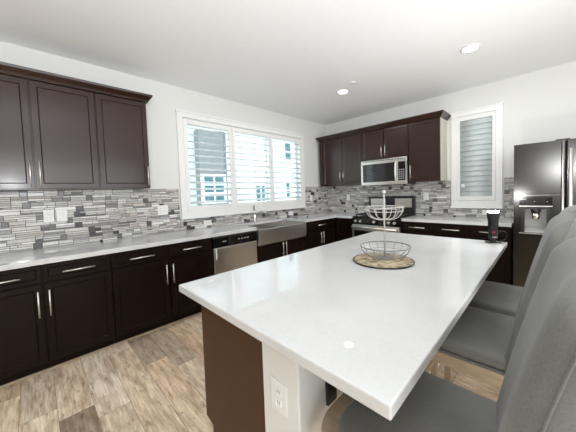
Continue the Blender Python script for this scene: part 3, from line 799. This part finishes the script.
def wire_bowl(nm, z0, z1, r0, r1, ribs, rings, mat, rr, rim):
    bm = BM()
    def R(u): return r0+(r1-r0)*math.sin(u*PI/2)**.9
    def Z(u): return z0+(z1-z0)*(1-math.cos(u*PI/2))
    for k in range(ribs):
        a = 2*PI*k/ribs
        tube(bm, [(0, 0, z0)]+[(R(i/8)*math.cos(a), R(i/8)*math.sin(a), Z(i/8)) for i in range(9)], rr, 6)
    for u in rings: tube(bm, [(R(u)*math.cos(2*PI*k/40), R(u)*math.sin(2*PI*k/40), Z(u)) for k in range(40)], rr, 6, True)
    b = obj(nm, bm, mat, t)
    bm = BM(); tube(bm, [(r1*math.cos(2*PI*k/48), r1*math.sin(2*PI*k/48), z1) for k in range(48)], rim, 8, True); obj('rim', bm, mat, b)
wire_bowl('lower_bowl', .012, .082, .045, .146, 16, (0, .35, .62), 'wiregrey', .0016, .0035)
wire_bowl('upper_bowl', .248, .325, .03, .112, 12, (0, .8), 'wirewhite', .0024, .0036)
bm = BM()
for k in range(3):
    a = 2*PI*k/3+.3; cyl(bm, (.05*math.cos(a), .05*math.sin(a), .0005), (.045*math.cos(a), .045*math.sin(a), .012), .003, seg=8)
    cyl(bm, (.045*math.cos(a), .045*math.sin(a), .012), (0, 0, .014), .0025, seg=8)
obj('feet', bm, 'wiregrey', t)

# ------------------------------------------------------------------ camera flash standing on the island
FX, FY = 3.072, -2.005
t = thing('camera_flash', 'black camera flash unit standing lit on the far island corner', 'flash unit', (FX, FY, .9145), math.radians(35))
bm = BM(); box(bm, -.045, .045, -.028, .028, 0, .009, bev=.003); box(bm, -.013, .013, -.013, .013, .009, .030); obj('stand_foot', bm, 'black', t)
bm = BM(); box(bm, -.025, .025, -.020, .020, .0305, .125, bev=.005); bd = obj('flash_body', bm, 'black', t)
bm = BM(); box(bm, -.016, .002, -.0225, -.0202, .075, .092); obj('display', bm, 'pinkled', bd, 'dim red display')
bm = BM(); box(bm, -.016, .016, -.0225, -.0202, .042, .050); obj('button_row', bm, 'greyplastic', bd)
bm = BM()
prism(bm, [(-.024, .128), (.024, .128), (.024, .175), (.031, .200), (.031, .235), (-.031, .235), (-.031, .200), (-.024, .175)], 'y', -.026, .026); hd = obj('flash_head', bm, 'black', t)
bm = BM(); box(bm, -.029, .029, -.024, .024, .2355, .250, bev=.004); obj('flash_lens', bm, 'flashglow', hd, 'brightly glowing diffuser')
bm = BM(); tube(bm, [(.024, 0, .075), (.055, .0, .095), (.085, 0, .085), (.10, .0, .05), (.085, .01, .02), (.06, .02, .010), (.075, -.02, .006)], .003, 6); obj('sync_cable', bm, 'black', t)
l = bpy.data.lights.new('flash_light', 'AREA'); l.shape = 'RECTANGLE'; l.size = .07; l.size_y = .05; l.energy = 5.5; l.color = (.98, .99, 1)
o = bpy.data.objects.new('flash_light', l); COL.objects.link(o); o.location = (0, 0, .256); o.rotation_euler = (PI, 0, 0); o.parent = t
l = bpy.data.lights.new('flash_spill', 'POINT'); l.shadow_soft_size = .025; l.energy = 5; l.color = (.98, .99, 1)
o = bpy.data.objects.new('flash_spill', l); COL.objects.link(o); o.location = (0, 0, .285); o.parent = t

# ------------------------------------------------------------------ bar stools
SZ = .66
def stool():
    """origin on floor below seat centre, facing -X (to the island); back at +X"""
    t = thing('bar_stool', '', 'bar stool', (0, 0, 0), 0, 'grey upholstered bar stools at the island')
    # seat cushion: rounded slab with rounded front corners
    def outline(x0, x1, w, rf, rb, n=8):
        pts = []
        for cx, cy, r, a0 in ((x1-rb, w-rb, rb, 0), (x0+rf, w-rf, rf, 90), (x0+rf, -w+rf, rf, 180), (x1-rb, -w+rb, rb, 270)):
            for k in range(n+1):
                a = math.radians(a0+90*k/n); pts.append((cx+r*math.cos(a), cy+r*math.sin(a)))
        return pts
    def slab(x0, x1, w, rf, rb, z0, z1, rnd, dome=0):
        bm = BM(); lays = []
        for k in range(5):
            a = PI/2*k/4; lays.append((rnd*(1-math.sin(a)), z0+rnd*(1-math.cos(a))))
        lay2 = []
        for k in range(7):
            a = PI/2*k/6; lay2.append((rnd*(1-math.cos(a)), z1-rnd*(1-math.sin(a))))
        rings = []
        for ins, z in [lays[0]]+lays[1:]+lay2:
            pts = outline(x0+ins, x1-ins, w-ins, max(rf-ins, .004), max(rb-ins, .004)); rings.append([bm.verts.new((x, y, z)) for x, y in pts])
        for f_ in (.85, .6, .3):
            last = [v.co.copy() for v in rings[-1]]; cx = (x0+x1)/2
            base = lay2[-1][0]
            pts = outline(x0+base, x1-base, w-base, max(rf-base, .004), max(rb-base, .004))
            rings.append([bm.verts.new((cx+(x-cx)*f_, y*f_, z1+dome*(1-f_*f_))) for x, y in pts])
        for A, B in zip(rings, rings[1:]):
            n = len(A)
            for i in range(n): f = bm.faces.new((A[i], A[(i+1) % n], B[(i+1) % n], B[i])); f.smooth = True
        bm.faces.new(rings[0][::-1]); bm.faces.new(rings[-1]).smooth = True
        return bm
    st = obj('seat', slab(-.20, .20, .244, .12, .03, SZ-.075, SZ-.008, .022, .012), 'fabric', t)
    bm = BM(); tube(bm, [(x, y, SZ-.071) for x, y in outline(-.204, .202, .247, .123, .03)], .0045, 6, True); obj('piping', bm, 'fabric', st)
    bm = slab(-.285, .275, .252, .17, .03, SZ-.135, SZ-.078, .006); obj('seat_frame', bm, 'woodtan', t)
    # backrest shell
    W, T, R = .262, .11, .09
    zb = SZ-.075; top = 1.232; nu, nv = 33, 24
    def ztop(y):
        e = max(0, abs(y)-(W-R))/R
        return top-R*(1-math.sqrt(max(0, 1-e*e)))-.008*(y/W)**2
    def surf(y, v):
        zt = ztop(y); z = zb+v*(zt-zb); s = (z-zb)/(top-zb)
        xc = .218+.10*s+.04*s*s - .03*(y/W)**2*(1-.2*s)
        de = min(W-abs(y), (zt-z) if v > .3 else 9); rho = .055
        q = min(max(de, 0)/rho, 1); hth = T/2*(1-.1*s)*math.sqrt(max(0, 1-(1-q)**2))
        return xc, z, hth
    bm = BM(); ys = []
    for i in range(nu):
        u = -1+2*i/(nu-1); ys.append(W*math.sin(u*PI/2)**1 if False else W*(abs(u)**.75)*(1 if u >= 0 else -1))
    vs = [1-(1-j/(nv-1))**1.7 for j in range(nv)]
    Fg, Bg = [], []
    for i, y in enumerate(ys):
        fr_, bk_ = [], []
        for j, v in enumerate(vs):
            xc, z, h = surf(y, v); ed = (i in (0, nu-1)) or j == nv-1
            a = bm.verts.new((xc-h, y, z)); fr_.append(a); bk_.append(a if ed else bm.verts.new((xc+h, y, z)))
        Fg.append(fr_); Bg.append(bk_)
    for i in range(nu-1):
        for j in range(nv-1):
            for G in (Fg, Bg):
                q = [G[i][j], G[i+1][j], G[i+1][j+1], G[i][j+1]]; qq = list(dict.fromkeys(q))
                if len(qq) >= 3:
                    try: bm.faces.new(qq).smooth = True
                    except ValueError: pass
    for i in range(nu-1):
        q = list(dict.fromkeys([Fg[i][0], Fg[i+1][0], Bg[i+1][0], Bg[i][0]]))
        if len(q) >= 3: bm.faces.new(q)
    bk = obj('backrest', bm, 'fabric', t)
    # seam piping along the edge of the backrest
    pts = []
    for k in range(0, 41):
        u = -1+2*k/40; y = (W-.002)*math.sin(u*PI/2); 
        xc, z, h = surf(y, 1); pts.append((xc, y, z+.0))
    xc0 = surf(-W, 0); lo = [(surf(-W+.002, v)[0], -W+.000, surf(-W+.002, v)[1]) for v in (0, .25, .5, .75, .95)]
    hi = [(surf(W-.002, v)[0], W, surf(W-.002, v)[1]) for v in (.95, .75, .5, .25, 0)]
    bm = BM(); tube(bm, lo+pts[1:-1]+hi, .0025, 6); obj('edge_piping', bm, 'fabric', bk)
    for sx, sy in ((-1, -1), (-1, 1), (1, -1), (1, 1)):
        bm = BM(); x0_, y0_ = (-.235 if sx < 0 else .245), sy*.225
        x1_, y1_ = (x0_-.01 if sx < 0 else x0_+.05), y0_
        A = [bm.verts.new((x0_+a*.022, y0_+b*.022, SZ-.136)) for a, b in ((-1, -1), (1, -1), (1, 1), (-1, 1))]
        B = [bm.verts.new((x1_+a*.015, y1_+b*.015, 0.001)) for a, b in ((-1, -1), (1, -1), (1, 1), (-1, 1))]
        bm.faces.new(A); bm.faces.new(B[::-1])
        for i in range(4): bm.faces.new((A[i], B[i], B[(i+1) % 4], A[(i+1) % 4]))
        obj('leg', bm, 'wood', t)
    def rail(b): bobj('stretcher', b, 'wood', t, bev=.004)
    rail((-.256, -.224, -.208, .208, .24, .28)); rail((.262, .290, -.208, .208, .30, .335))
    for s in (-1, 1): rail((-.222, .258, s*.225-.011, s*.225+.011, .34, .375))
    return t
st = stool(); st.location = (3.108, -3.74, 0); st['label'] = 'grey fabric bar stool nearest the camera, at the near island end'
dup(st, (3.10, -2.975, 0), 0, 'grey fabric bar stool in the middle of the three at the island')
dup(st, (3.15, -2.40, 0), 0, 'grey fabric bar stool farthest away, close to the refrigerator')
